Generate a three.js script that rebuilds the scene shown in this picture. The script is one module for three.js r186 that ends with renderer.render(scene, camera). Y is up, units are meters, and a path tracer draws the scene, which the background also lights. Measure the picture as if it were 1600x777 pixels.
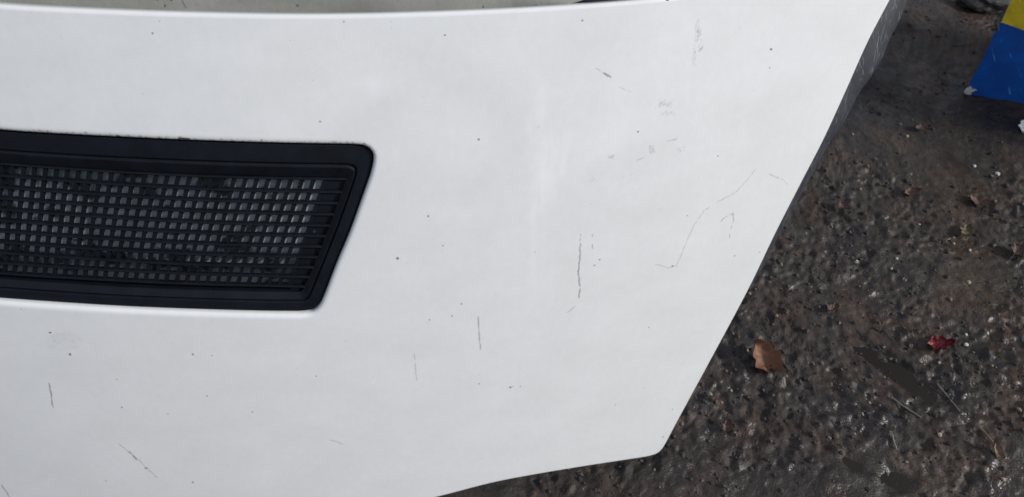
import * as THREE from 'three';
import { ImprovedNoise } from 'three/addons/math/ImprovedNoise.js';
import { mergeGeometries } from 'three/addons/utils/BufferGeometryUtils.js';
import { RoundedBoxGeometry } from 'three/addons/geometries/RoundedBoxGeometry.js';

// ---------------------------------------------------------------- camera, sky, sun, exposure
const scene = new THREE.Scene();
const CAM_H = 0.884, PITCH = 52 * Math.PI / 180, FPX = 1256;      // metres, radians, focal length in photo pixels
const camera = new THREE.PerspectiveCamera(2 * Math.atan(388.5 / FPX) * 180 / Math.PI, 1600 / 777, 0.02, 400);
camera.position.set(0, CAM_H, 0);
camera.lookAt(0, CAM_H - Math.sin(PITCH), -Math.cos(PITCH));
camera.updateMatrixWorld(true);
camera.focus = 0.68; camera.userData.fStop = 11;

const renderer = new THREE.WebGLRenderer({ antialias: true });
renderer.setSize(1024, 497);
renderer.toneMapping = THREE.LinearToneMapping;
renderer.toneMappingExposure = 1.03;
renderer.shadowMap.enabled = true;

const perlin = new ImprovedNoise();
const N3 = (x, y, z = 0) => perlin.noise(x, y, z);
function fbm(x, y, z = 0, o = 4) { let s = 0, a = 0.5, f = 1; for (let i = 0; i < o; i++) { s += a * N3(x * f + i * 7.3, y * f + i * 3.1, z + i * 5.7); a *= 0.5; f *= 2.03; } return s; }
let seed = 20231;
function rnd() { seed |= 0; seed = seed + 0x6D2B79F5 | 0; let t = Math.imul(seed ^ seed >>> 15, 1 | seed); t = t + Math.imul(t ^ t >>> 7, 61 | t) ^ t; return ((t ^ t >>> 14) >>> 0) / 4294967296; }
const rr = (a, b) => a + (b - a) * rnd();
const clamp = (v, a, b) => Math.min(b, Math.max(a, v));
const smooth = (a, b, v) => { const t = clamp((v - a) / (b - a), 0, 1); return t * t * (3 - 2 * t); };

const SUN_DIR = new THREE.Vector3(0.87, 0.48, 0.12).normalize();
{ // bright thinly overcast sky
  const W = 512, H = 256, d = new Float32Array(W * H * 4);
  for (let j = 0; j < H; j++) for (let i = 0; i < W; i++) {
    const el = ((j + 0.5) / H - 0.5) * Math.PI, az = (i + 0.5) / W * Math.PI * 2;
    const x = Math.cos(el) * Math.cos(az), y = Math.sin(el), z = Math.cos(el) * Math.sin(az);
    const c = 0.5 + 0.9 * fbm(x * 2.2 + 4, y * 3.4 + 1, z * 2.2, 5);
    const cl = smooth(0.3, 0.7, c), up = clamp(y, 0, 1);
    const g = (0.82 + 0.25 * up) * (0.8 + 0.5 * cl);
    const k = (j * W + i) * 4;
    d[k] = g * (0.60 + 0.38 * cl); d[k + 1] = g * (0.76 + 0.24 * cl); d[k + 2] = g * (1.06 - 0.02 * cl); d[k + 3] = 1;
  }
  const t = new THREE.DataTexture(d, W, H, THREE.RGBAFormat, THREE.FloatType);
  t.mapping = THREE.EquirectangularReflectionMapping; t.magFilter = THREE.LinearFilter; t.minFilter = THREE.LinearFilter; t.needsUpdate = true;
  scene.background = t; scene.environment = t;
  scene.backgroundIntensity = 0.47; scene.environmentIntensity = 0.47;
}
const sun = new THREE.DirectionalLight(new THREE.Color(1, 0.97, 0.93), 3.2);
sun.position.copy(SUN_DIR).multiplyScalar(6); sun.target.position.set(0, 0, -0.5);
sun.castShadow = true; sun.shadow.radius = 16; sun.shadow.mapSize.set(2048, 2048);
Object.assign(sun.shadow.camera, { left: -2.5, right: 2.5, top: 2.5, bottom: -2.5, near: 0.5, far: 14 });
scene.add(sun, sun.target);

// ---------------------------------------------------------------- measuring helpers: sight lines of the photograph used to find real positions
const CP = camera.position.clone();
const RIGHT = new THREE.Vector3(1, 0, 0), FWD = new THREE.Vector3(0, -Math.sin(PITCH), -Math.cos(PITCH)), UPV = new THREE.Vector3(0, Math.cos(PITCH), -Math.sin(PITCH));
const sight = (x, y) => FWD.clone().addScaledVector(RIGHT, (x - 800) / FPX).addScaledVector(UPV, -(y - 388.5) / FPX);
function onGround(x, y, h = 0) { const d = sight(x, y); return CP.clone().addScaledVector(d, (h - CP.y) / d.y); }
const V2 = (x, y) => new THREE.Vector2(x, y);

// the panel's own frame: a = across, b = up the panel, w = out of it (towards the viewer)
const THETA = 62 * Math.PI / 180;
const EB = FWD.clone().multiplyScalar(-Math.cos(THETA)).addScaledVector(UPV, Math.sin(THETA));
const EA = RIGHT.clone(), EN = EA.clone().cross(EB).normalize();
const PO = CP.clone().addScaledVector(sight(800, 388.5), 0.66);
const AXIS_PX = -140, AXIS_SLOPE = 0.09;
function flatHit(x, y, w) { const d = sight(x, y), o = PO.clone().addScaledVector(EN, w); const t = o.sub(CP).dot(EN) / d.dot(EN); const p = CP.clone().addScaledVector(d, t).sub(PO); return [p.dot(EA), p.dot(EB)]; }
const A_AX = flatHit(AXIS_PX, 340, 0)[0];
const RA = 2.0, RB = 4.5;
const bow = (a, b) => -((a - A_AX) ** 2) / (2 * RA) - ((b + 0.02) ** 2) / (2 * RB);
function onPanel(x, y, off = 0) { let w = off, q; for (let i = 0; i < 12; i++) { q = flatHit(x, y, w); w = bow(q[0], q[1]) + off; } return V2(q[0], q[1]); }
const MK = 0.10, mirrorAB = p => V2(2 * A_AX - p.x, p.y + 2 * MK * (p.x - A_AX));   // the panel is symmetrical about its middle
const pw = (a, b, off = 0) => PO.clone().addScaledVector(EA, a).addScaledVector(EB, b).addScaledVector(EN, bow(a, b) + off);
function bowNormal(a, b) { return EN.clone().addScaledVector(EA, (a - A_AX) / RA).addScaledVector(EB, (b + 0.02) / RB).normalize(); }

// ---------------------------------------------------------------- naming helpers
const used = {};
function numbered(n) { used[n] = (used[n] ?? -1) + 1; return used[n] ? `${n}_${String(used[n]).padStart(3, '0')}` : n; }
function tag(o, label, category, group, kind) { if (label) o.userData.label = label; if (category) o.userData.category = category; if (group) o.userData.group = group; if (kind) o.userData.kind = kind; return o; }
function mesh(name, geo, mat, parent) { const m = new THREE.Mesh(geo, mat); m.name = parent === scene ? numbered(name) : name; m.castShadow = m.receiveShadow = true; parent.add(m); return m; }
function geom(pos, idx, uv, nrm) {
  const g = new THREE.BufferGeometry();
  g.setAttribute('position', new THREE.Float32BufferAttribute(pos, 3));
  if (uv) g.setAttribute('uv', new THREE.Float32BufferAttribute(uv, 2));
  g.setIndex(idx);
  if (nrm) g.setAttribute('normal', new THREE.Float32BufferAttribute(nrm, 3)); else g.computeVertexNormals();
  return g;
}
function dataTex(W, H, fn, srgb) {
  const d = new Uint8Array(W * H * 4);
  for (let j = 0; j < H; j++) for (let i = 0; i < W; i++) { const c = fn(i, j), k = (j * W + i) * 4; d[k] = clamp(c[0], 0, 1) * 255; d[k + 1] = clamp(c[1], 0, 1) * 255; d[k + 2] = clamp(c[2], 0, 1) * 255; d[k + 3] = 255; }
  const t = new THREE.DataTexture(d, W, H); t.wrapS = t.wrapT = THREE.RepeatWrapping; t.magFilter = THREE.LinearFilter; t.minFilter = THREE.LinearMipmapLinearFilter; t.generateMipmaps = true;
  if (srgb) t.colorSpace = THREE.SRGBColorSpace; t.needsUpdate = true; return t;
}

// ---------------------------------------------------------------- ground: wet trodden dirt over tarmac
const PUDDLES = [ // photo position, long and short radius in metres, turn, depth
  [1418, 596, 0.046, 0.017, -0.75, 0.006], [1398, 752, 0.024, 0.016, 0.4, 0.007], [1340, 728, 0.022, 0.011, -0.4, 0.006]
].map(([x, y, r1, r2, t, d]) => ({ p: onGround(x, y), r1, r2, t, d }));
function pudR(P, x, z) { const dx = x - P.p.x, dz = z - P.p.z, c = Math.cos(P.t), s = Math.sin(P.t); const u = (dx * c - dz * s) / P.r1, v = (dx * s + dz * c) / P.r2; return Math.sqrt(u * u + v * v) + 0.55 * N3(x * 28, z * 28, 3.3) + 0.25 * N3(x * 70, z * 70, 1.2); }
function worley(x, z) { let best = 9; const ix = Math.floor(x), iz = Math.floor(z); for (let i = -1; i <= 1; i++) for (let j = -1; j <= 1; j++) { const cx = ix + i, cz = iz + j; let h = Math.imul(cx, 374761393) ^ Math.imul(cz, 668265263); h = Math.imul(h ^ h >>> 13, 1274126177); const rx = ((h >>> 0) % 1000) / 1000, rz = ((h >>> 10) % 1000) / 1000; const d = (cx + rx - x) ** 2 + (cz + rz - z) ** 2; if (d < best) best = d; } return Math.sqrt(best); }
const roughness = (x, z) => smooth(-0.22, 0.22, fbm(x * 5, z * 5, 9.1, 3) - 0.14 + 0.26 * smooth(-0.95, -0.55, z + 0.25 * x - 0.1));
const scrC = onGround(1420, 610);
function height(x, z) {
  const far = Math.hypot(x - 0.3, z + 0.7);
  let h = 0.018 * fbm(x * 2.4, z * 2.4, 0.5, 3) + 0.009 * fbm(x * 9, z * 9, 2.5, 3);
  const h0 = h;
  if (far < 3.0) {
    const rough = roughness(x, z);
    const us = x * 0.75 + z * 0.66, ut = z * 0.75 - x * 0.66, n1 = N3(us * 34, ut * 44, 1.7), n2 = N3(us * 74, ut * 98, 4.4), n3 = N3(x * 190, z * 190, 8.4);
    h += (0.30 + 0.70 * rough) * (0.0026 * n1 - 0.0044 * Math.abs(n2) + 0.0010 * n3 - 0.0022 * smooth(0.3, 0.5, N3(us * 52, ut * 62, 15.5)) + 0.0010 * N3(x * 130, z * 130, 21.5));
    const w = worley(x * 75, z * 75), w2 = worley(x * 31 + 4, z * 31);
    h += (0.15 + 0.85 * rough) * (0.0016 * Math.max(0, 0.5 - w) * 2 + 0.0045 * Math.max(0, 0.34 - w2) * 2.6);
    // scrapes dragged across the wet part
    const dx = x - scrC.x, dz = z - scrC.z, m = Math.exp(-(dx * dx + dz * dz) / 0.03);
    const s = dx * 0.70 + dz * 0.71, t = dz * 0.71 - dx * 0.70;
    h += m * 0.007 * (Math.abs(N3(t * 52, s * 5, 6.6)) - 0.2);
    let wet = 0; for (const P of PUDDLES) { const r = pudR(P, x, z); if (r < 1.7) wet = Math.max(wet, 1 - smooth(0.75, 1.25, r)); } h = h0 + (h - h0) * (1 - 0.5 * wet);
    for (const P of PUDDLES) { const r = pudR(P, x, z); if (r < 1.9) h -= P.d * (1 - smooth(0.35, 1.3, r)); }
  }
  return h;
}
const WATER = {};
{
  const axis = (fine0, fine1, step, ext) => { const a = []; for (let v = fine0; v <= fine1 + 1e-9; v += step) a.push(v); let s = step; let lo = fine0, hi = fine1; const L = [], Rr = []; while (hi < ext) { s *= 1.22; lo -= s; hi += s; L.unshift(lo); Rr.push(hi); } return [...L, ...a, ...Rr]; };
  const gx = axis(0.02, 1.06, 0.0021, 60), gz = axis(-1.50, -0.22, 0.0024, 60);
  const nx = gx.length, nz = gz.length, pos = new Float32Array(nx * nz * 3), uv = new Float32Array(nx * nz * 2), col = new Float32Array(nx * nz * 3);
  for (let j = 0; j < nz; j++) for (let i = 0; i < nx; i++) {
    const x = gx[i], z = gz[j], k = j * nx + i; pos[k * 3] = x; pos[k * 3 + 1] = height(x, z) * (Math.hypot(x, z + 0.7) > 8 ? 0.3 : 1); pos[k * 3 + 2] = z; uv[k * 2] = x / 0.62; uv[k * 2 + 1] = z / 0.62;
    const b = fbm(x * 6, z * 6, 20.5, 4), r = fbm(x * 17, z * 17, 30.5, 3), g = 1 + 0.7 * b;
    const warm = smooth(-0.1, 0.35, r);
    col[k * 3] = g * (0.88 + 0.34 * warm); col[k * 3 + 1] = g * (0.86 + 0.13 * warm); col[k * 3 + 2] = g * (0.90 - 0.04 * warm);
  }
  const idx = new Uint32Array((nx - 1) * (nz - 1) * 6); let q = 0;
  for (let j = 0; j < nz - 1; j++) for (let i = 0; i < nx - 1; i++) { const a = j * nx + i, b = a + 1, c = a + nx, d = c + 1; idx[q++] = a; idx[q++] = c; idx[q++] = b; idx[q++] = b; idx[q++] = c; idx[q++] = d; }
  const g = new THREE.BufferGeometry();
  g.setAttribute('position', new THREE.BufferAttribute(pos, 3)); g.setAttribute('uv', new THREE.BufferAttribute(uv, 2)); g.setAttribute('color', new THREE.BufferAttribute(col, 3)); g.setIndex(new THREE.BufferAttribute(idx, 1)); g.computeVertexNormals();
  const tn = (i, j, f, z, n) => { const a = i / n * Math.PI * 2, b = j / n * Math.PI * 2, R = f / 6.2832; return N3(Math.cos(a) * R + Math.cos(b) * R * 0.61 + z, Math.sin(a) * R + 11.3, Math.sin(b) * R + Math.cos(b) * R * 0.79); };
  const map = dataTex(1024, 1024, (i, j) => { const n = 0.5 * tn(i, j, 160, 3, 1024) + 0.35 * tn(i, j, 320, 7, 1024) + 0.5 * tn(i, j, 40, 5, 1024); const s = (Math.abs(Math.sin(i * 127.1 + j * 311.7) * 43758.5453) % 1); const v = 0.84 + 0.30 * n + (s > 0.985 ? 0.2 : 0) - (s < 0.03 ? 0.18 : 0); return [v, v * 0.99, v * 0.98]; }, true);
  const rough = dataTex(512, 512, (i, j) => { const n = tn(i, j, 12, 9, 512) + 0.6 * tn(i, j, 50, 2, 512); const v = 0.60 + 0.45 * n; return [v, clamp(v, 0.36, 0.95), v]; });
  const bump = dataTex(1024, 1024, (i, j) => { const v = 0.5 + 0.5 * tn(i, j, 260, 13, 1024) + 0.3 * tn(i, j, 420, 1, 1024); return [v, v, v]; });
  const m = new THREE.MeshPhysicalMaterial({ color: new THREE.Color().setRGB(0.055, 0.046, 0.040), vertexColors: true, map, roughnessMap: rough, roughness: 1, bumpMap: bump, bumpScale: 0.0007, specularIntensity: 0.8 });
  const o = mesh('ground', g, m, scene); tag(o, 'wet dark dirt ground strewn with grit and leaf scraps', 'ground', null, 'structure');
  // standing water, level in its hollow
  const wm = new THREE.MeshPhysicalMaterial({ color: new THREE.Color().setRGB(0.018, 0.014, 0.010), roughness: 0.05, ior: 1.33 });
  PUDDLES.forEach((P, n) => {
    let base = 0, cnt = 0; for (let k = 0; k < 24; k++) { const a = k / 24 * 6.283; base += height(P.p.x + Math.cos(a) * P.r1 * 0.3, P.p.z + Math.sin(a) * P.r2 * 0.3); cnt++; }
    const lvl = base / cnt + P.d * 0.22, pts = [0, 0, 0], ix = [], K = 40, c = Math.cos(P.t), s = Math.sin(P.t);
    for (let k = 0; k < K; k++) { const a = k / K * Math.PI * 2, u = Math.cos(a) * 1.6 * P.r1, v = Math.sin(a) * 1.6 * P.r2; pts.push(u * c + v * s, 0, -u * s + v * c); ix.push(0, 1 + (k + 1) % K, 1 + k); }
    const o = mesh('puddle', geom(pts, ix), wm, scene); o.position.set(P.p.x, lvl, P.p.z); tag(o, 'shallow water standing in a hollow of the wet dirt', 'puddle', 'puddles in the dirt', 'structure');
  });
}

// ---------------------------------------------------------------- white body panel
const spline = (pts, n) => new THREE.CatmullRomCurve3(pts.map(p => new THREE.Vector3(p[0], p[1], 0)), false, 'centripetal').getSpacedPoints(n).map(p => [p.x, p.y]);
const mirrorPx = ([x, y]) => [2 * AXIS_PX - x, y - 2 * AXIS_SLOPE * (x - AXIS_PX)];
function closedAB(rightPx, off = 0) { const r = rightPx.map(p => onPanel(p[0], p[1], off)); r.forEach(p => { p.x = Math.max(p.x, A_AX); }); r[0].x = r[r.length - 1].x = A_AX; return [...r, ...r.slice(1, -1).map(mirrorAB).reverse()]; }
function closed(rightHalf) { // right half listed from the axis over the right end and back to the axis
  const l = rightHalf.slice(1, -1).map(mirrorPx).reverse(); return [...rightHalf, ...l];
}
const topEdge = spline([[-275, -20], [-140, -6], [0, 7.5], [140, 15], [300, 20.5], [500, 23.2], [700, 18.5], [880, 9.5], [1000, 0], [1120, -12], [1260, -32], [1350, -50]], 90);
const topCorner = spline([[1350, -50], [1392, -60], [1412, -50], [1411, -36]], 8);
const rightEdge = spline([[1411, -36], [1392.6, 0], [1359, 64], [1321.7, 147], [1288, 220], [1257.5, 279], [1214, 364], [1172.5, 450], [1110, 567], [1060, 659], [1042, 693]], 80);
const lowCorner = spline([[1042, 693], [1036.5, 702], [1029, 709.5], [1016, 714.5], [1000, 717.5]], 10);
const lowEdge = spline([[1000, 717.5], [909, 731.5], [840, 743], [772, 756], [694, 776], [600, 799], [420, 838], [240, 868], [88, 876]], 70);
const ventTop = spline([[-198, 184.5], [-140, 191], [0, 205.5], [100, 212], [200, 217], [300, 221.5], [430, 225.5], [545, 227.5]], 50);
const ventCorner1 = spline([[545, 227.5], [570, 230.5], [581, 240], [582, 254], [577, 276]], 14);
const ventRight = spline([[577, 276], [562, 318], [545, 365], [524, 415], [506, 462]], 24);
const ventCorner2 = spline([[506, 462], [498, 479], [487, 489], [468, 492]], 12);
const ventLow = spline([[468, 492], [400, 491.3], [200, 484.5], [0, 471.5], [-78, 465]], 44);
const ventPx = [...ventTop, ...ventCorner1.slice(1), ...ventRight.slice(1), ...ventCorner2.slice(1), ...ventLow.slice(1)];

const area = P => { let s = 0; P.forEach((p, i) => { const q = P[(i + 1) % P.length]; s += p.x * q.y - q.x * p.y; }); return s / 2; };
function offset(P, d) { // positive = towards the inside of the loop
  const sg = Math.sign(area(P)), n = P.length;
  return P.map((p, i) => { const a = P[(i + n - 1) % n], b = P[(i + 1) % n]; const t = V2(b.x - a.x, b.y - a.y).normalize(); return V2(p.x - t.y * d * sg, p.y + t.x * d * sg); });
}
const resample = (P, n) => Array.from({ length: n + 1 }, (_, i) => { const u = i / n * (P.length - 1), k = Math.min(P.length - 2, Math.floor(u)), f = u - k; return [P[k][0] + (P[k + 1][0] - P[k][0]) * f, P[k][1] + (P[k + 1][1] - P[k][1]) * f]; });
const loopOf = segs => closedAB(segs.flatMap(([P, n], i) => resample(P, n).slice(i ? 1 : 0)));
const OUT = loopOf([[topEdge, 90], [topCorner, 14], [rightEdge, 80], [lowCorner, 14], [lowEdge, 70]]);
const HOLE = loopOf([[ventTop, 90], [ventCorner1, 14], [ventRight, 80], [ventCorner2, 14], [ventLow, 70]]);
const HOLE_FRAME = closedAB(ventPx);
let lowest = 9, lowestP = null; OUT.forEach(p => { const q = pw(p.x, p.y, -0.018); if (q.y < lowest) { lowest = q.y; lowestP = q; } });
console.log('panel lowest point', lowest.toFixed(4), 'terrain there', height(lowestP.x, lowestP.z).toFixed(4));
const panel = new THREE.Group(); panel.name = numbered('body_panel'); panel.position.set(lowestP.x, 0, lowestP.z); scene.add(panel);
tag(panel, 'scratched glossy white vehicle body panel with black mesh vent, leaning above wet dirt', 'car panel');
const BASE = panel.position.clone();
const loc = v => v.sub(BASE);

const UV0 = V2(-0.76, -0.36), UVS = V2(1.38, 0.74);           // part of the panel that the paint texture covers (metres)
const T_W = 2048, T_H = 1098;
const paintUV = (a, b) => [(a - UV0.x) / UVS.x, (b - UV0.y) / UVS.y];
const pxT = (x, y) => { const q = onPanel(x, y), u = paintUV(q.x, q.y); return [u[0] * T_W, (1 - u[1]) * T_H]; };

function panelSkin() {
  const pos = [], uv = [], idx = [], ana = [];
  const add = (a, b, off, an) => { const p = loc(pw(a, b, off)); pos.push(p.x, p.y, p.z); uv.push(...paintUV(a, b)); ana.push(an ? [a, b] : null); return pos.length / 3 - 1; };
  const ring = (P, off, an) => P.map(p => add(p.x, p.y, off, an));
  const stitch = (A, B, flip) => { for (let i = 0, n = A.length; i < n; i++) { const j = (i + 1) % n; if (flip) idx.push(A[i], B[i], A[j], A[j], B[i], B[j]); else idx.push(A[i], A[j], B[i], A[j], B[j], B[i]); } };
  const drop = (d, r) => d >= r ? 0 : -(r - Math.sqrt(r * r - (r - d) * (r - d)));
  // outer edge: return flange, rolled edge, face
  let rings = [[0.002, -0.018], [0.0004, -0.010], [0, -0.0035]].map(([d, w]) => ring(offset(OUT, d), w, false));
  const RO = 0.0035; for (const d of [0.0004, 0.0010, 0.0018, 0.0027, 0.0036, 0.008]) rings.push(ring(offset(OUT, d), drop(d, RO), d >= RO));
  const outPoly = offset(OUT, 0.008), outRing = rings[rings.length - 1];
  const f = area(OUT) < 0;
  for (let i = 0; i < rings.length - 1; i++) stitch(rings[i], rings[i + 1], f);
  // vent opening: lip rolled into the hole
  const RH = 0.0045; let hr = [[0.0012, -0.012], [0.0002, -0.007], [0, -0.0045]].map(([d, w]) => ring(offset(HOLE, d), w, false));
  for (const d of [0.0003, 0.0008, 0.0016, 0.0027, 0.0042, 0.0062, 0.010]) hr.push(ring(offset(HOLE, -d), drop(d, RH), d >= RH));
  const holePoly = offset(HOLE, -0.010), holeRing = hr[hr.length - 1];
  for (let i = 0; i < hr.length - 1; i++) stitch(hr[i], hr[i + 1], area(HOLE) > 0);
  // face: rows of cells that run from the vent opening out to the edge
  const NR = 44; let prev = holeRing;
  for (let k = 1; k <= NR; k++) { const cur = k === NR ? outRing : holePoly.map((p, i) => { const q = p.clone().lerp(outPoly[i], k / NR); return add(q.x, q.y, 0, true); }); stitch(prev, cur, area(HOLE) > 0); prev = cur; }
  const g = geom(pos, idx, uv); const nn = g.attributes.normal;
  ana.forEach((q, i) => { if (q) { const n = bowNormal(q[0], q[1]); nn.setXYZ(i, n.x, n.y, n.z); } });
  return g;
}
// paint: white, with the scratches, scuffs, specks and paler blotchy streaks
function paintTexture() {
  const cv = document.createElement('canvas'); cv.width = T_W; cv.height = T_H; const c = cv.getContext('2d');
  c.fillStyle = 'rgb(229,230,230)'; c.fillRect(0, 0, T_W, T_H);
  const line = (pts, w, col) => { c.strokeStyle = col; c.lineWidth = w; c.lineCap = 'round'; c.lineJoin = 'round'; c.beginPath(); pts.forEach((p, i) => { const q = pxT(p[0], p[1]); i ? c.lineTo(q[0], q[1]) : c.moveTo(q[0], q[1]); }); c.stroke(); };
  const jag = (pts, w, col, dens = 0.75) => { // scratch broken into dashes with a wavering line
    for (let k = 0; k < pts.length - 1; k++) { const [x0, y0] = pts[k], [x1, y1] = pts[k + 1], n = Math.max(2, Math.round(Math.hypot(x1 - x0, y1 - y0) / 4)); let px = x0, py = y0; for (let i = 1; i <= n; i++) { const t = i / n, x = x0 + (x1 - x0) * t + rr(-0.6, 0.6), y = y0 + (y1 - y0) * t + rr(-0.6, 0.6); if (rnd() < dens) line([[px, py], [x, y]], w * rr(0.6, 1.3), col); px = x; py = y; } } };
  const dot = (x, y, r, col) => { const q = pxT(x, y); c.fillStyle = col; c.beginPath(); c.ellipse(q[0], q[1], r * rr(0.8, 1.3), r * rr(0.7, 1), rr(0, 3), 0, 7); c.fill(); };
  const scuff = (x, y, w, h, n, col, dir) => { for (let i = 0; i < n; i++) { const px = x + (rnd() + rnd() - 1) * w, py = y + (rnd() + rnd() - 1) * h, l = rr(0.6, 3.5), a = dir + rr(-0.35, 0.35); line([[px, py], [px + Math.cos(a) * l, py + Math.sin(a) * l]], rr(0.4, 0.9), col); } };
  // faint mottled road film
  const id = c.getImageData(0, 0, T_W, T_H), D = id.data;
  // paler blotchy streaks: centre, half width and half length in the photograph, strength
  const streak = (i, j) => { let v = 0; for (const [x, y, w, h, g] of SM) { const dx = (i - x) / w, dy = (j - y) / h, m = dx * dx + dy * dy; if (m < 6) v += 0.6 * g * smooth(0.75, 0.15, Math.sqrt(m) * 0.55 + 0.9 * fbm(i / 22 + x, j / 70, 2.2, 3)) * (0.6 + 0.8 * fbm(i / 7, j / 90, y, 2)); } return v; };
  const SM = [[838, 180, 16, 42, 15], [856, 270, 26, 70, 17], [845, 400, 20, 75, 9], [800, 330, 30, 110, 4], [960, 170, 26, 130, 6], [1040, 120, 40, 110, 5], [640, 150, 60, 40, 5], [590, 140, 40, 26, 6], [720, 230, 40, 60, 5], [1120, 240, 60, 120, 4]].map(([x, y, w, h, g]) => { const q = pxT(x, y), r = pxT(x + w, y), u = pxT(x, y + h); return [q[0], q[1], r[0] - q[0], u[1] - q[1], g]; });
  for (let j = 0; j < T_H; j++) for (let i = 0; i < T_W; i++) { const k = (j * T_W + i) * 4; const n = fbm(i / 90, j / 60, 3.1, 3) * 7 + fbm(i / 9, j / 14, 8.1, 2) * 4 + (rnd() - 0.5) * 3.0 + streak(i, j); D[k] += n * 1.0; D[k + 1] += n; D[k + 2] += n * 1.05; }
  c.putImageData(id, 0, 0);
  // grimy finger mark and dirt along the vent edge
  for (let i = 0; i < 260; i++) { const a = rr(0, 6.28), r = Math.sqrt(rnd()); dot(100 + Math.cos(a) * r * 30, 530 + Math.sin(a) * r * 14 + (r > 0.7 ? 3 : 0), rr(1, 3.5), 'rgba(182,174,158,0.026)'); }
  ventPx.forEach((p, i) => { if (p[0] < -20 || p[0] > 585) return; const top = p[1] < 232 && p[0] < 572, n = top ? 9 : 0; for (let k = 0; k < n; k++) dot(p[0] + rr(-7, 7), p[1] + (top ? -1 : 1) * Math.abs(rr(-1, 7) * rnd()), rr(0.8, 2.2), `rgba(${rr(95, 130) | 0},${rr(92, 118) | 0},${rr(70, 96) | 0},${rr(0.10, 0.3)})`); });
  scuff(285, 217.5, 12, 1.6, 46, 'rgba(40,42,34,0.7)', 0.05); scuff(182, 214, 4, 1.5, 14, 'rgba(50,50,42,0.7)', 0.05);
  // scratches, positions read from the photograph
  jag([[747, 495], [748.5, 520], [751, 550]], 1.5, 'rgba(128,130,134,0.49)', 0.97);
  jag([[647, 552], [648.5, 572], [651, 594]], 1.2, 'rgba(140,142,146,0.40)', 0.9);
  jag([[907, 366], [906.5, 380]], 2.2, 'rgba(140,141,144,0.37)'); jag([[907, 380], [906, 402], [903.5, 424], [906, 447]], 1.5, 'rgba(108,110,114,0.53)', 0.93); jag([[906.5, 452], [904.5, 465]], 2.2, 'rgba(120,122,126,0.56)', 1); jag([[899, 478], [892, 485], [886, 489]], 1.4, 'rgba(150,152,156,0.47)');
  jag([[925.5, 366], [926, 389]], 1.0, 'rgba(100,100,106,0.49)', 0.9);
  jag([[1181, 264], [1168, 281], [1150, 300], [1134, 309], [1120, 316], [1100, 330], [1085, 352], [1075, 372], [1064, 400], [1057, 416]], 1.1, 'rgba(150,152,156,0.41)', 0.85);
  jag([[1057, 416], [1044, 419], [1028, 414], [1012, 409]], 1.1, 'rgba(158,160,164,0.40)', 0.8);
  jag([[1199, 270], [1213, 277], [1224, 281], [1231, 288]], 1.3, 'rgba(150,152,156,0.47)', 0.85);
  jag([[1127, 346], [1131, 341], [1138, 338], [1145, 334], [1146.5, 345], [1142, 358], [1140, 371]], 1.3, 'rgba(132,134,140,0.47)', 0.8);
  jag([[931, 107], [946, 116], [955, 121]], 1.5, 'rgba(140,143,148,0.47)'); jag([[944, 114], [954, 120]], 1.9, 'rgba(128,130,136,0.53)', 1); jag([[968, 136], [985, 144], [996, 149]], 1.2, 'rgba(170,173,178,0.40)');
  jag([[76, 599], [79, 613], [82, 637]], 1.5, 'rgba(112,112,110,0.56)', 1); jag([[186, 694], [201, 706], [213, 716], [229, 732], [245, 747]], 1.2, 'rgba(150,148,144,0.47)', 0.8); jag([[201, 706], [213, 718]], 2, 'rgba(126,124,120,0.59)', 0.7); dot(228, 732, 2, 'rgba(110,108,104,0.53)');
  jag([[0, 756], [11, 771], [16, 780]], 2.2, 'rgba(150,146,138,0.40)');
  jag([[515, 688], [525, 690], [534, 695]], 2.6, 'rgba(172,172,166,0.33)', 1); jag([[840, 200], [847, 193]], 2, 'rgba(184,188,196,0.47)');
  jag([[1043, 221], [1058, 217]], 1.4, 'rgba(158,160,164,0.47)'); jag([[995, 251], [1010, 245]], 1.4, 'rgba(176,178,182,0.47)'); jag([[972, 278], [990, 271]], 1.2, 'rgba(184,186,190,0.47)');
  scuff(1091, 50, 5, 22, 60, 'rgba(140,143,148,0.37)', -1.3); scuff(1085, 85, 4, 26, 36, 'rgba(164,167,172,0.33)', -1.4); scuff(1095, 78, 4, 4, 14, 'rgba(120,123,128,0.40)', -1.2);
  scuff(1036, 163, 15, 7, 50, 'rgba(134,136,140,0.33)', -0.3); scuff(1044, 177, 16, 5, 26, 'rgba(150,152,156,0.33)', -0.3); scuff(1018, 236, 5, 8, 26, 'rgba(130,132,137,0.40)', -1.0); scuff(955, 246, 6, 5, 20, 'rgba(140,142,146,0.33)', -0.4); scuff(1063, 234, 8, 5, 16, 'rgba(156,158,162,0.33)', -0.4); scuff(925, 278, 8, 7, 16, 'rgba(166,168,172,0.33)', -0.6);
  scuff(560, 114, 30, 9, 40, 'rgba(222,224,228,0.33)', -0.25);
  // tar specks and stone chips
  const D0 = 'rgba(66,68,74,0.72)';
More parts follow.
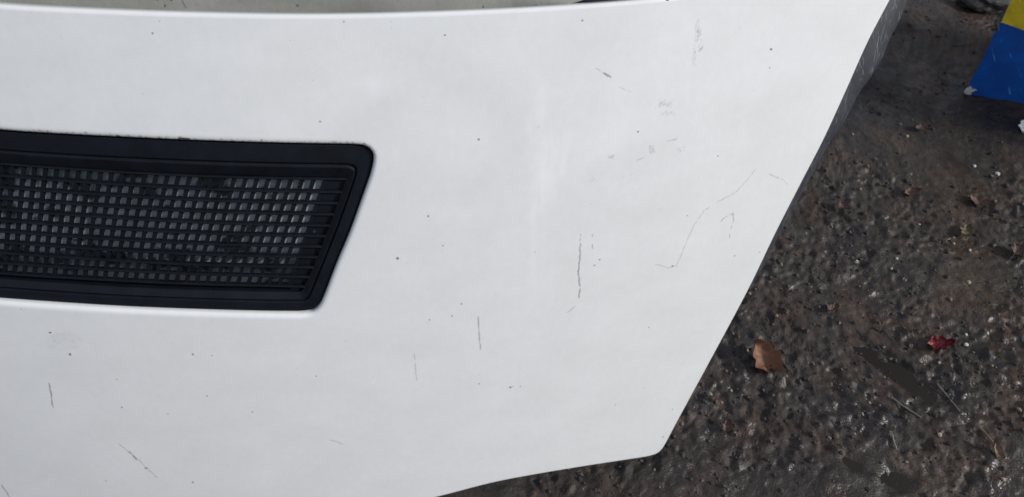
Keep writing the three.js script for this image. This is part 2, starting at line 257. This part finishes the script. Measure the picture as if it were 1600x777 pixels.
  for (const [x, y, r] of [[621, 404, 2.0], [669, 338, 1.5], [937, 406, 1.7], [929, 415, 1.2], [797.5, 605.5, 2.3], [813, 604, 1.2], [802, 604, 0.9], [749, 600, 1.2], [721, 475, 1.2], [692, 384, 1], [748, 218, 1.5], [836, 394, 1], [1205, 77, 1.9], [1203, 106, 1.2], [109, 554, 2.1], [78, 520, 1.7], [301, 554, 1.7], [331, 556, 1], [190, 637, 1.3], [182, 593, 1], [262, 647, 1], [323, 619, 1.2], [394, 644, 1.2], [301, 754, 1.5], [165, 752, 1.2], [494, 588, 1], [695, 55, 1.2], [537, 34, 1], [997, 206, 1.2], [1051, 416, 1.5], [1074, 337, 1.1], [1148, 400, 1.2], [1187, 394, 1], [1014, 512, 1.1], [1007, 606, 1], [962, 633, 1], [1036, 683, 1.4], [1051, 640, 1], [500, 190, 1.2], [706, 494, 1.2], [671, 500, 1], [910, 32, 1.3], [238, 52, 1.2], [1200, 438, 0.9], [1122, 244, 1.2]]) dot(x, y, r * 0.82, D0);
  for (let i = 0; i < 90; i++) dot(rr(-60, 1330), rr(-20, 790), rr(0.3, 0.7), `rgba(110,112,116,${rr(0.2, 0.6)})`);
  const t = new THREE.CanvasTexture(cv); t.colorSpace = THREE.SRGBColorSpace; t.magFilter = THREE.LinearFilter; t.anisotropy = 8; return t;
}
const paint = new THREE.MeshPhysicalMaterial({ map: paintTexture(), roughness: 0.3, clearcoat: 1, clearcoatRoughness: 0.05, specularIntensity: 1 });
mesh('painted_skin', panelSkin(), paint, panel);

// black scuffed flange behind the right edge
{
  const inner = spline([[1421, -50], [1392.6, 0], [1359, 64], [1321.7, 147], [1288, 220], [1257.5, 279], [1214, 364], [1172.5, 450]], 60);
  const outer = spline([[1432, -50], [1420, 0], [1408, 33], [1391, 66], [1379, 96], [1361, 124], [1344, 146], [1332, 170], [1316, 198], [1296, 226], [1268, 275], [1218, 366], [1173.5, 451]], 60);
  const pos = [], uv = [], idx = [], K = 10;
  inner.forEach((p, i) => {
    const q = onPanel(p[0], p[1]), A = pw(q.x - 0.002, q.y, -0.005);
    const d = sight(outer[i][0], outer[i][1]).normalize(), reach = A.clone().sub(CP).dot(d) + 0.030; const B = CP.clone().addScaledVector(d, reach);
    for (let k = 0; k <= K; k++) { const t = k / K, r = A.clone().lerp(B, t).addScaledVector(EN, 0.004 * Math.sin(t * Math.PI)); if (k === K) r.addScaledVector(EN, -0.003); const l = loc(r); pos.push(l.x, l.y, l.z); uv.push(t * 0.10, i / 60 * 0.55); }
    if (i < inner.length - 1) for (let k = 0; k < K; k++) { const a = i * (K + 1) + k, b = a + 1, c = a + K + 1, e = c + 1; idx.push(a, c, b, b, c, e); }
    // outer lip turned back
  });
  const n0 = pos.length / 3; inner.forEach((p, i) => { const k = (i * (K + 1) + K) * 3; const v = new THREE.Vector3(pos[k], pos[k + 1], pos[k + 2]).addScaledVector(EN, -0.014).addScaledVector(EA, -0.004); pos.push(v.x, v.y, v.z); uv.push(0.12, i / 60 * 0.55); if (i < inner.length - 1) { const a = i * (K + 1) + K, c = a + K + 1; idx.push(a, c, n0 + i, n0 + i, c, n0 + i + 1); } });
  const cv = document.createElement('canvas'); cv.width = 256; cv.height = 1024; const c = cv.getContext('2d'); c.fillStyle = 'rgb(44,47,54)'; c.fillRect(0, 0, 256, 1024);
  for (let i = 0; i < 900; i++) { const x = rr(-30, 256), y = rr(0, 1024), l = rr(4, 50), a = -0.75 + rr(-0.3, 0.3); c.strokeStyle = `rgba(${rnd() < 0.7 ? '172,178,188' : '24,26,30'},${rr(0.1, 0.6)})`; c.lineWidth = rr(0.8, 3); c.beginPath(); c.moveTo(x, y); c.lineTo(x + Math.cos(a) * l, y + Math.sin(a) * l); c.stroke(); }
  const t = new THREE.CanvasTexture(cv); t.colorSpace = THREE.SRGBColorSpace; t.repeat.set(8, 1.8); t.wrapS = t.wrapT = THREE.RepeatWrapping; t.magFilter = THREE.LinearFilter;
  const m = new THREE.MeshStandardMaterial({ map: t, roughness: 0.5, side: THREE.DoubleSide });
  tag(mesh('edge_flange', geom(pos, idx, uv), m, panel), 'scuffed dark grey flange along the panel edge');
}

// vent: frame, slats, bars and the baffle behind
const blackPlastic = (() => {
  const rough = dataTex(256, 256, (i, j) => { const v = 0.5 + 0.25 * fbm(i / 20, j / 20, 1, 3) + 0.1 * rnd(); return [v, v, v]; });
  const map = dataTex(512, 512, (i, j) => { const n = fbm(i / 50, j / 50, 4, 4); const s = rnd(); let v = 0.085 + 0.04 * n; if (s > 0.9985) v += rr(0.1, 0.3); return [v * 0.78, v * 0.95, v * 1.3]; }, true);
  return new THREE.MeshPhysicalMaterial({ map, roughnessMap: rough, roughness: 0.95, specularIntensity: 0.38 });
})();
{
  const frame = [], fuv = [], fi = [];
  const inT = spline([[-181, 236], [-140, 241], [0, 256], [100, 263.5], [200, 269.5], [300, 274], [430, 278], [526, 279.5]], 50);
  const inC1 = spline([[526, 279.5], [533, 279.8], [537, 281], [537.5, 284], [536, 289]], 14);
  const inR = spline([[536, 289], [521, 332], [504, 377], [487, 420], [474, 449]], 24);
  const inC2 = spline([[474, 449], [471, 455], [467, 457.5], [460, 457.5]], 12);
  const inL = spline([[460, 457.5], [400, 457], [200, 450.5], [0, 437], [-92, 429]], 44);
  const INPX = [...inT, ...inC1.slice(1), ...inR.slice(1), ...inC2.slice(1), ...inL.slice(1)];
  const OP = offset(HOLE_FRAME, 0.0008), IP = closedAB(INPX, -0.007);
  const prof = [[0, -0.014], [0, -0.0062], [0.02, -0.0048], [0.05, -0.0042], [0.50, -0.0040], [0.54, -0.0046], [0.57, -0.0064], [0.60, -0.0066], [0.63, -0.0052], [0.68, -0.0052], [0.96, -0.0085], [1, -0.0095], [1, -0.024]];
  const rings = prof.map(([s, w]) => OP.map((p, i) => { const q = p.clone().lerp(IP[i], s); const v = loc(pw(q.x, q.y, w)); frame.push(v.x, v.y, v.z); fuv.push(q.x * 6, q.y * 6); return frame.length / 3 - 1; }));
  const f = area(OP) < 0;
  for (let r = 0; r < rings.length - 1; r++) for (let i = 0, n = OP.length; i < n; i++) { const j = (i + 1) % n, A = rings[r], B = rings[r + 1]; if (f) fi.push(A[i], B[i], A[j], A[j], B[i], B[j]); else fi.push(A[i], A[j], B[i], A[j], B[j], B[i]); }
  const vent = mesh('vent_frame', geom(frame, fi, fuv), blackPlastic, panel);
  tag(vent, 'black plastic vent surround with slatted mesh');

  // eleven slats that run the whole width of the opening
  const yl = [256.5, 275.5, 293.5, 311, 328, 345.5, 362.5, 379.5, 396, 412, 428], yr = [279.5, 300, 317.5, 335, 352.5, 369, 385.5, 402, 418, 433, 448], xr = [538, 533, 527, 520.5, 514, 508, 501.5, 495, 489, 482, 475];
  const slatPx = r => { const xe = xr[r], d = yr[r] - yl[r]; const ax = 800 - 940 * (2764 - yl[r]) / 2410; const half = spline([[ax, yl[r] - 13.6 - (-140 - ax) * 0.1], [10, yl[r]], [150, yl[r] + d * 0.44], [305, yl[r] + d * 0.80], [430, yl[r] + d * 0.955], [xe + 4, yr[r] + 0.4]], 26); const h = half.map(p => onPanel(p[0], p[1], -0.009)); h[0].x = A_AX; return [...h.slice(1).map(mirrorAB).reverse(), ...h]; };
  for (let r = 0; r < 11; r++) {
    const P = slatPx(r);
    const pos = [], uv = [], idx = [], sec = [[0.0013, -0.0094], [0.0008, -0.0083], [-0.0004, -0.0080], [-0.0010, -0.0086], [-0.0012, -0.0124], [0.0012, -0.0124]], n = sec.length;
    P.forEach((p, i) => { sec.forEach(([db, w]) => { const v = loc(pw(p.x, p.y + db, w)); pos.push(v.x, v.y, v.z); uv.push(p.x * 6, (p.y + db) * 6); }); if (i < P.length - 1) for (let k = 0; k < n; k++) { const a = i * n + k, b = i * n + (k + 1) % n, c = a + n, d = b + n; idx.push(a, c, b, b, c, d); } });
    const g = geom(pos, idx, uv).toNonIndexed(); g.computeVertexNormals();
    mesh('slat', g, blackPlastic, vent);
  }
  // upright bars
  const topY = x => { const t = [[-140, 243], [11, 257.5], [150, 266.5], [305, 275], [430, 278.5], [545, 280]]; for (let i = 0; i < t.length - 1; i++) if (x <= t[i + 1][0]) { const s = (x - t[i][0]) / (t[i + 1][0] - t[i][0]); return t[i][1] + s * (t[i + 1][1] - t[i][1]); } return 280; };
  const bars = [];
  for (let j = -11; j <= 29; j++) { const xt = 2.6 + 17.0 * j + 0.0155 * j * j + 0, fr = clamp((xt - 2) / 500, -0.29, 1.2); const yt = topY(xt) - 1, H = 171; const xb = xt - H * (0.066 + 0.262 * fr); bars.push([[xt, yt], [xb, yt + H - 3]]); }
  const barsAB = bars.map(b => b.map(p => onPanel(p[0], p[1], -0.0115))).filter(b => b[0].x > A_AX - 0.001); barsAB.forEach(b => { b[1].x = Math.max(b[1].x, A_AX + (b[0].x - A_AX) * 0.3); }); const all = [...barsAB, ...barsAB.filter(b => b[0].x > A_AX + 0.004).map(b => b.map(mirrorAB))];
  for (const [T, B] of all) {
    const pos = [], uv = [], idx = [], hw = 0.0019, K = 4;
    for (let k = 0; k <= K; k++) { const s = k / K, a = T.x + (B.x - T.x) * s, bb = T.y + (B.y - T.y) * s; for (const [da, w] of [[-hw, -0.0126], [-hw + 0.0005, -0.0102], [hw - 0.0005, -0.0102], [hw, -0.0126]]) { const v = loc(pw(a + da, bb, w)); pos.push(v.x, v.y, v.z); uv.push((a + da) * 6, bb * 6); } if (k < K) for (let m = 0; m < 4; m++) { const p = k * 4 + m, q = k * 4 + (m + 1) % 4; idx.push(p, q, p + 4, q, q + 4, p + 4); } }
    const g = geom(pos, idx, uv).toNonIndexed(); g.computeVertexNormals();
    mesh('bar', g, blackPlastic, vent);
  }
  // closed strip at each end of the mesh
  { const Z = [[[507, 276], [544, 279], [470, 460], [452, 459]]]; 
    for (const mir of [false, true]) { const z = Z[0]; const pos = [], idx = []; for (let j = 0; j <= 8; j++) for (const k of [0, 1]) { const A = z[k ? 1 : 0], B = z[k ? 2 : 3]; let q = onPanel(A[0] + (B[0] - A[0]) * j / 8, A[1] + (B[1] - A[1]) * j / 8, -0.015); if (mir) q = mirrorAB(q); for (const w of [-0.0118, -0.0126]) { const v = loc(pw(q.x, q.y, w)); pos.push(v.x, v.y, v.z); } }
      for (let j = 0; j < 8; j++) for (const [p, q] of [[0, 2], [2, 3], [3, 1], [1, 0]]) { const a = j * 4 + p, b = j * 4 + q; idx.push(a, a + 4, b, b, a + 4, b + 4); }
      mesh('end_plate', geom(pos, idx, pos.filter((_, i) => i % 3 < 2)), blackPlastic, vent); } }
  // dusty baffle behind the mesh, in two sheets that meet in a seam
  const map = dataTex(1024, 512, (i, j) => { const n = fbm(i / 60, j / 60, 2.2, 4), m = fbm(i / 7, j / 7, 5.5, 2), blot = smooth(0.08, 0.26, fbm(i / 70 + 3, j / 50, 12.7, 3)); let v = 0.60 + 0.14 * n + 0.10 * m - 0.36 * blot; if (rnd() > 0.996) v += 0.12; return [v * 0.96, v * 1.0, v * 1.01]; }, true);
  const bm = new THREE.MeshStandardMaterial({ map, roughness: 0.85, side: THREE.DoubleSide });
  const wOf = (x, y) => -0.0131 - 0.014 * smooth(380, 465, y) - 0.006 * (1 - smooth(255, 290, y));
  const sheet = (x0, x1, lift, mir) => { const pos = [], uv = [], idx = [], NI = 40, NJ = 18; for (let j = 0; j <= NJ; j++) for (let i = 0; i <= NI; i++) { const x = x0 + (x1 - x0) * i / NI, y = topY(Math.min(x, 540)) - 8 + j / NJ * 198; const xx = x - (y - 280) * (0.07 + 0.25 * clamp(x / 500, 0, 1)); let q = onPanel(xx, y, -0.018); q.x = Math.max(q.x, A_AX); if (mir) q = mirrorAB(q); const v = loc(pw(q.x, q.y, wOf(x, y) + lift)); pos.push(v.x, v.y, v.z); uv.push(q.x * 2.6, q.y * 5.2); if (i < NI && j < NJ) { const a = j * (NI + 1) + i, b = a + 1, c = a + NI + 1, d = c + 1; idx.push(a, c, b, b, c, d); } } return geom(pos, idx, uv); };
  mesh('baffle', sheet(-180, 151, 0), bm, panel); mesh('baffle', sheet(146, 560, -0.0007), bm, panel); mesh('baffle', sheet(-180, 151, 0, true), bm, panel); mesh('baffle', sheet(146, 560, -0.0007, true), bm, panel);
}

// dusty window glass above the panel, in its black rubber seal
{
  const glass = closed([[-140, -230], [300, -215], [800, -235], [1010, -250], [1010, -150], [985, -50], [940, -14], [900, 0], [876, 6], [862, 11.5], [840, 22], [780, 34], [600, 42], [300, 40], [0, 30], [-140, 14]]);
  const seal = closed([[-140, -262], [300, -246], [800, -268], [1080, -285], [1082, -120], [1070, -40], [1040, 2], [1000, 22], [900, 44], [780, 58], [600, 66], [300, 64], [0, 54], [-140, 38]]);
  const slab = (px, w0, w1) => {
    const P = px.map(p => { const q = flatHit(p[0], p[1], w1); return V2(q[0], q[1]); });
    const g = new THREE.ExtrudeGeometry(new THREE.Shape(P), { depth: w1 - w0, bevelEnabled: true, bevelSize: 0.002, bevelThickness: 0.002, bevelSegments: 2, steps: 1 });
    const M = new THREE.Matrix4().makeBasis(EA, EB, EN).setPosition(PO.clone().addScaledVector(EN, w0).sub(BASE)); g.applyMatrix4(M); return g;
  };
  const cv = document.createElement('canvas'); cv.width = 2048; cv.height = 512; const c = cv.getContext('2d'); c.fillStyle = 'rgb(164,164,157)'; c.fillRect(0, 0, 2048, 512);
  const id = c.getImageData(0, 0, 2048, 512), D = id.data;
  for (let j = 0; j < 512; j++) for (let i = 0; i < 2048; i++) { const k = (j * 2048 + i) * 4, n = fbm(i / 130, j / 90, 7.7, 4) * 42 + fbm(i / 6, j / 12, 1.7, 2) * 10 + (rnd() - 0.5) * 8; D[k] += n; D[k + 1] += n; D[k + 2] += n * 0.96; }
  c.putImageData(id, 0, 0);
  for (let i = 0; i < 520; i++) { c.fillStyle = `rgba(42,42,42,${rr(0.3, 0.9)})`; c.beginPath(); c.ellipse(rr(0, 2048), rr(0, 512), rr(0.6, 2.6), rr(0.6, 2.2), 0, 0, 7); c.fill(); }
  for (let i = 0; i < 60; i++) { const x = rr(0, 2048), y = rr(0, 512); c.strokeStyle = `rgba(50,50,50,${rr(0.3, 0.8)})`; c.lineWidth = rr(0.8, 2); c.beginPath(); c.moveTo(x, y); c.lineTo(x + rr(2, 10), y + rr(3, 16)); c.stroke(); }
  const t = new THREE.CanvasTexture(cv); t.colorSpace = THREE.SRGBColorSpace; t.wrapS = t.wrapT = THREE.RepeatWrapping; t.repeat.set(0.8, 3.2); t.magFilter = THREE.LinearFilter;
  const gm = new THREE.MeshPhysicalMaterial({ map: t, roughness: 0.55, clearcoat: 0.3, clearcoatRoughness: 0.25 });
  const rub = new THREE.MeshStandardMaterial({ color: new THREE.Color().setRGB(0.014, 0.016, 0.024), roughness: 0.45 });
  const s = mesh('window_seal', slab(seal, -0.122, -0.100), rub, panel); tag(s, 'black rubber seal round the window corner');
  tag(mesh('window_pane', slab(glass, -0.097, -0.094), gm, panel), 'grey dust-coated window pane above the white panel');
}

// ---------------------------------------------------------------- blue and yellow carton
{
  const P0 = onGround(1511, 141), P1 = onGround(1600, 163); P0.y = P1.y = height(P0.x, P0.z) - 0.002;
  const along = P1.clone().sub(P0).setY(0).normalize(), back = V2(along.z, -along.x);
  const o = new THREE.Group(); o.name = numbered('carton'); o.position.copy(P0); o.rotation.y = Math.atan2(-along.z, along.x); scene.add(o);
  tag(o, 'blue and yellow printed carton with torn white corner standing on the dirt', 'carton');
  const tilt = -0.05; // leans a little
  const L = 0.62, H1 = 0.139, H2 = 0.36, Dp = 0.24;  // length and upper height enlarged out of view, to shade the dirt nearby
  const wob = (k) => 0.0022 * N3(k * 1.9, 3.3, 5.1) + 0.0018 * N3(k * 5.7, 8.3, 1.1);
  const band = (y0, y1, dy0, dy1, inset) => { // a prism with uneven front-left edge
    const pos = [], idx = [], uv = [], NJ = 14, sec = []; 
    for (let j = 0; j <= NJ; j++) { const s = j / NJ; const row = [[wob(j + y0 * 60), 0], [L * 0.33, 0.002 * Math.sin(s * 3)], [L * 0.66, 0.003 * Math.sin(s * 3 + 1)], [L, 0], [L, -Dp], [Dp * 1.5, -Dp]]; row.forEach(([x, z]) => { const yy = y0 + dy0 * x + s * (y1 + dy1 * x - y0 - dy0 * x); pos.push(x + yy * tilt, yy, z + inset); uv.push(x * 4, yy * 4); }); }
    const n = 6; for (let j = 0; j < NJ; j++) for (let k = 0; k < n; k++) { const a = j * n + k, b = j * n + (k + 1) % n, c = a + n, d = b + n; idx.push(a, b, c, b, d, c); }
    for (let k = 1; k < n - 1; k++) { idx.push(0, k + 1, k); const e = NJ * n; idx.push(e, e + k, e + k + 1); }
    const g = geom(pos, idx, uv).toNonIndexed(); g.computeVertexNormals(); return g;
  };
  const grain = (r, g, b) => { const t = dataTex(512, 512, (i, j) => { const n = 1 + 0.22 * fbm(i / 60, j / 60, r * 9, 4) + 0.04 * (rnd() - 0.5), sc = 0.32 * smooth(0.30, 0.42, fbm((i + j * 0.6) / 9, (j - i * 0.6) / 90, r * 5 + 2, 3)); return [r * n + sc, g * n + sc, b * n + sc * 0.9]; }, true); return new THREE.MeshPhysicalMaterial({ map: t, roughness: 0.42, clearcoat: 0.25, clearcoatRoughness: 0.3 }); };
  tag(mesh('printed_side', band(0, H1, 0, -0.14, 0), grain(0.075, 0.35, 0.70), o), 'blue lower half of the carton');
  tag(mesh('printed_side', band(H1 + 0.0004, H1 + H2, -0.14, 0, -0.0006), grain(0.93, 0.81, 0.19), o), 'yellow upper half of the carton');
  // torn corner showing white board
  const sh = new THREE.Shape([V2(-0.002, 0.001), V2(0.012, -0.001), V2(0.007, 0.006), V2(0.013, 0.014), V2(0.006, 0.013), V2(0.002, 0.018), V2(-0.003, 0.010)]);
  const g = new THREE.ExtrudeGeometry(sh, { depth: 0.0015, bevelEnabled: false }); g.translate(0, 0, 0.0008);
  mesh('torn_corner', g, new THREE.MeshStandardMaterial({ color: new THREE.Color().setRGB(0.62, 0.62, 0.60), roughness: 0.9 }), o);
}

// ---------------------------------------------------------------- low outbuilding behind the photographer, seen only as a soft reflection in the paint
{
  const o = new THREE.Group(); o.name = numbered('outbuilding'); o.position.set(2.9, 0, 8); scene.add(o); tag(o, 'low gabled outbuilding mirrored faintly in the white paint', 'building');
  const W = 1.9, E = 1.55, R = 2.45, D = 3, gable = new THREE.Shape([V2(-W, -0.05), V2(W, -0.05), V2(W, E), V2(0, R), V2(-W, E)]);
  const g = new THREE.ExtrudeGeometry(gable, { depth: D, bevelEnabled: false }); mesh('wall', g, new THREE.MeshStandardMaterial({ color: new THREE.Color().setRGB(0.30, 0.24, 0.19), roughness: 0.9 }), o);
  const sl = Math.hypot(W, R - E) + 0.2; for (const s of [-1, 1]) { const r = new THREE.BoxGeometry(sl, 0.06, D + 0.3); r.translate(sl / 2, 0.036, 0); const m = mesh('roof', r, new THREE.MeshStandardMaterial({ color: new THREE.Color().setRGB(0.10, 0.09, 0.085), roughness: 0.8 }), o); m.position.set(0, R, D / 2); m.rotation.set(0, s > 0 ? 0 : Math.PI, -Math.atan2(R - E, W)); }
  const d = new RoundedBoxGeometry(0.8, 1.4, 0.06, 2, 0.01); d.translate(0.6, 0.68, -0.02); mesh('door', d, new THREE.MeshStandardMaterial({ color: new THREE.Color().setRGB(0.5, 0.5, 0.48), roughness: 0.6 }), o);
}

// ---------------------------------------------------------------- leaves and scraps
const grd = (x, y, lift = 0) => { const p = onGround(x, y); p.y = height(p.x, p.z) + lift; return p; };
function leafGeo(L, W, curl, lobes, s0) { // dry leaf, thin closed blade, curled
  const NI = 18, NJ = 10, pos = [], idx = [];
  for (const side of [1, -1]) for (let i = 0; i <= NI; i++) for (let j = 0; j <= NJ; j++) {
    const u = i / NI, v = j / NJ * 2 - 1; let hw = W * Math.pow(Math.sin(Math.PI * Math.pow(u, 0.8)), 0.7) * (1 + lobes * Math.sin(u * 19 + s0) + lobes * 0.7 * N3(u * 9, v * 2, s0)); hw = Math.max(hw, 0.0006);
    const y = curl * (v * v * W * 0.9 + (u - 0.5) * (u - 0.5) * L * 0.8) + 0.0022 * N3(u * 6, v * 3, s0 + 4) + side * 0.0003 - Math.abs(v) * 0.0002;
    pos.push((u - 0.5) * L, y, v * hw);
  }
  const n = (NI + 1) * (NJ + 1); for (let s = 0; s < 2; s++) for (let i = 0; i < NI; i++) for (let j = 0; j < NJ; j++) { const a = s * n + i * (NJ + 1) + j, b = a + 1, c = a + NJ + 1, d = c + 1; if (s) idx.push(a, c, b, b, c, d); else idx.push(a, b, c, b, d, c); }
  return geom(pos, idx);
}
function leafMat(r, g, b, rough = 0.6) { return new THREE.MeshStandardMaterial({ color: new THREE.Color().setRGB(r, g, b), roughness: rough, side: THREE.DoubleSide }); }
for (const [x, y, L, W, curl, lob, turn, col, lab, roll] of [
  [1190, 562, 0.046, 0.017, 0.75, 0.14, 2.1, [0.25, 0.115, 0.065], 'large crumpled brown leaf lying beside a thin dark twig', 0.25],
  [1424, 303, 0.030, 0.008, 0.9, 0.12, 0.2, [0.20, 0.12, 0.085], 'curled pale brown leaf alone on bare smooth dirt', 0.3],
  [1531, 316, 0.040, 0.012, 0.6, 0.2, -0.5, [0.13, 0.07, 0.05], 'ragged reddish brown leaf half sunk in the dirt', 0.1],
  [1316, 327, 0.026, 0.006, 0.8, 0.15, -0.8, [0.18, 0.09, 0.07], 'narrow pinkish brown leaf scrap near the panel edge', 0.2],
  [1441, 202, 0.030, 0.008, 0.5, 0.15, 0.1, [0.11, 0.05, 0.045], 'dull dark red leaf below the carton', 0.2],
  [1590, 395, 0.034, 0.013, 0.6, 0.2, 0.6, [0.10, 0.055, 0.04], 'broad dark brown leaf among clods', 0.15],
  [1550, 706, 0.030, 0.007, 0.9, 0.12, 1.9, [0.22, 0.13, 0.09], 'twisted tan leaf stalk end by the wet scrapes', 0.35],
  [1135, 668, 0.020, 0.007, 0.8, 0.2, 1.2, [0.13, 0.075, 0.055], 'small brown leaf fragment among grit near the panel corner', 0.2],
  [1300, 485, 0.022, 0.008, 0.5, 0.25, 0.4, [0.12, 0.07, 0.05], 'small rust brown leaf flake on crumbly dirt', 0.1],
  [1508, 365, 0.030, 0.010, 0.5, 0.25, 1.0, [0.12, 0.10, 0.045], 'olive yellow leaf flake pressed in the dirt', 0.05]
]) { const o = mesh('dry_leaf', leafGeo(L * (x === 1190 ? 1 : 0.8), W * (x === 1190 ? 1 : 0.75), curl, lob, x * 0.37), leafMat(...col.map(v => v * 0.72)), scene); o.position.copy(grd(x, y, 0.0050)); o.rotation.set(roll, turn, roll * 0.6); tag(o, lab, 'leaf', 'dry leaves on the dirt'); }
{ const o = mesh('red_scrap', leafGeo(0.034, 0.008, 0.8, 0.3, 3.1), leafMat(0.15, 0.010, 0.013, 0.45), scene); o.position.copy(grd(1465, 541, 0.0035)); o.rotation.set(0.25, 0.05, 0.1); tag(o, 'bright dark-red plastic scrap lying on the wet dirt', 'scrap'); }
{ const o = mesh('white_scrap', leafGeo(0.030, 0.010, 0.4, 0.15, 8.1), leafMat(0.7, 0.72, 0.72, 0.5), scene); o.position.copy(grd(1600, 201, 0.004)); o.rotation.set(0.2, 1.1, 0.1); tag(o, 'white plastic scrap lying in front of the carton', 'scrap'); }
function stoneGeo(s0, detail = 2, rough = 0.35) { const g = new THREE.IcosahedronGeometry(1, detail), p = g.attributes.position; for (let i = 0; i < p.count; i++) { const x = p.getX(i), y = p.getY(i), z = p.getZ(i), k = 1 + rough * N3(x * 1.6 + s0, y * 1.6, z * 1.6) + rough * 0.4 * N3(x * 4 + s0, y * 4, z * 4); p.setXYZ(i, x * k, y * k, z * k); } g.computeVertexNormals(); return g; }
{ const g = stoneGeo(4.4, 5, 0.22); g.scale(0.052, 0.024, 0.03); const o = mesh('rubble_lump', g, new THREE.MeshStandardMaterial({ color: new THREE.Color().setRGB(0.024, 0.024, 0.025), roughness: 0.7 }), scene); o.position.copy(grd(1540, 4, 0.008)); tag(o, 'dark grey rubble lump lying against the yellow carton', 'stone'); }
const pebMats = [[0.55, 0.55, 0.52], [0.36, 0.30, 0.20], [0.26, 0.20, 0.14], [0.20, 0.13, 0.095]].map(c => new THREE.MeshStandardMaterial({ color: new THREE.Color().setRGB(...c), roughness: 0.6 }));
const pebGeos = [1, 2, 3, 4].map(k => stoneGeo(k * 2.7, 2));
const PLAB = ['small white stone chip pressed in the dark dirt', 'small pale yellowish pebble in the dirt', 'small tan pebble in the dirt', 'small reddish brown pebble in the dirt'];
[[1510, 523, 3.5, 0], [1511, 538, 5, 0], [1400, 407, 3.6, 0], [1393, 421, 4, 0], [1516, 391, 4, 0], [1467, 568, 4, 1], [1514, 441, 5.2, 1], [1491, 380, 4, 1], [1491, 371, 3, 1], [1438, 349, 3.6, 1], [1137, 579, 5, 1], [1418, 212, 5, 1], [1331, 213, 4, 2], [1171, 460, 4, 2], [1212, 497, 5, 2], [1109, 616, 6, 2], [1143, 609, 4, 2], [1128, 627, 4, 3], [1066, 662, 5, 3], [1280, 481, 4, 3], [1259, 365, 4, 3], [1354, 366, 4, 3], [1300, 354, 4, 3], [1485, 468, 5, 3], [1466, 682, 6, 1], [1590, 643, 6, 3], [1566, 751, 5, 1], [1524, 258, 5, 0], [1560, 270, 6, 0], [1344, 297, 4, 2], [1270, 568, 4, 3], [1312, 505, 3, 2]].forEach(([x, y, d, m], i) => {
  const o = mesh('pebble', pebGeos[i % 4], pebMats[m], scene); const s = d * 0.00048; o.scale.set(s * rr(0.9, 1.3), s * 0.8, s * rr(0.8, 1.1)); o.rotation.y = rr(0, 6); o.position.copy(grd(x, y, s * 0.35)); tag(o, PLAB[m], 'pebble', PLAB[m].replace('small ', '').replace(' chip', 's').replace(/pebble /, 'pebbles '));
});
function twig(pts, r, col, lab) {
  const P = pts.map(p => grd(p[0], p[1], r * 1.4 + 0.001)), b = P[0].clone();
  const g = new THREE.TubeGeometry(new THREE.CatmullRomCurve3(P.map(p => p.clone().sub(b))), 24, r, 7); const q = g.attributes.position; for (let i = 0; i < q.count; i++) q.setY(i, q.getY(i) + 0.0007 * N3(q.getX(i) * 160, 1.1, q.getZ(i) * 160));
  const o = mesh('twig', g, new THREE.MeshStandardMaterial({ color: new THREE.Color().setRGB(...col), roughness: 0.7 }), scene); o.position.copy(b); tag(o, lab, 'twig', 'twigs on the dirt');
}
twig([[1210, 552], [1222, 568], [1238, 585]], 0.0010, [0.03, 0.024, 0.02], 'thin dark twig beside the large brown leaf');
twig([[1390, 624], [1412, 640], [1438, 656]], 0.0009, [0.16, 0.14, 0.11], 'pale straw stalk across the edge of the puddle');
twig([[1462, 603], [1482, 625], [1497, 647]], 0.0008, [0.15, 0.14, 0.12], 'pale straw stalk beyond the far side of the puddle');
twig([[1527, 668], [1540, 684], [1549, 697]], 0.0009, [0.17, 0.13, 0.10], 'short tan stalk running into the twisted leaf');
twig([[1392, 684], [1396, 692], [1401, 701]], 0.0010, [0.2, 0.18, 0.15], 'stubby pale stalk between the puddles');
twig([[1310, 70], [1340, 68]].map(([x, y]) => [x + 180, y]), 0.0010, [0.08, 0.075, 0.07], 'thin grey stalk pointing at the carton');

// loose grit and crumbs of dirt
{
  const G = [stoneGeo(9.1, 1, 0.5), stoneGeo(5.3, 1, 0.6)];
  G.forEach((g, n) => {
    const K = 2600, m = new THREE.MeshStandardMaterial({ color: 0xffffff, roughness: n ? 0.6 : 0.85 }), I = new THREE.InstancedMesh(g, m, K), M = new THREE.Matrix4(), Q = new THREE.Quaternion(), E = new THREE.Euler(), C = new THREE.Color();
    for (let i = 0; i < K; i++) {
      let x, z, t = 0; do { x = rr(0.03, 1.05); z = rr(-1.5, -0.23); t++; } while (t < 6 && rnd() > roughness(x, z) + 0.12);
      const s = 0.0008 + 0.0026 * Math.pow(rnd(), 3.5); E.set(rr(0, 6), rr(0, 6), rr(0, 6)); Q.setFromEuler(E);
      M.compose(new THREE.Vector3(x, height(x, z) + s * 0.25, z), Q, new THREE.Vector3(s * rr(0.8, 1.4), s * rr(0.6, 1), s)); I.setMatrixAt(i, M);
      const k = rnd() < 0.06 ? rr(2, 4.5) : rr(0.5, 1.5); C.setRGB(0.042 * k, 0.036 * k * rr(0.9, 1.02), 0.033 * k * rr(0.85, 1.03)); I.setColorAt(i, C);
    }
    I.name = numbered('grit'); I.castShadow = I.receiveShadow = true; tag(I, n ? 'wet dark grit scattered over the dirt' : 'dull crumbs of dark soil scattered over the dirt', 'grit', null, 'stuff'); scene.add(I);
  });
}

renderer.render(scene, camera);
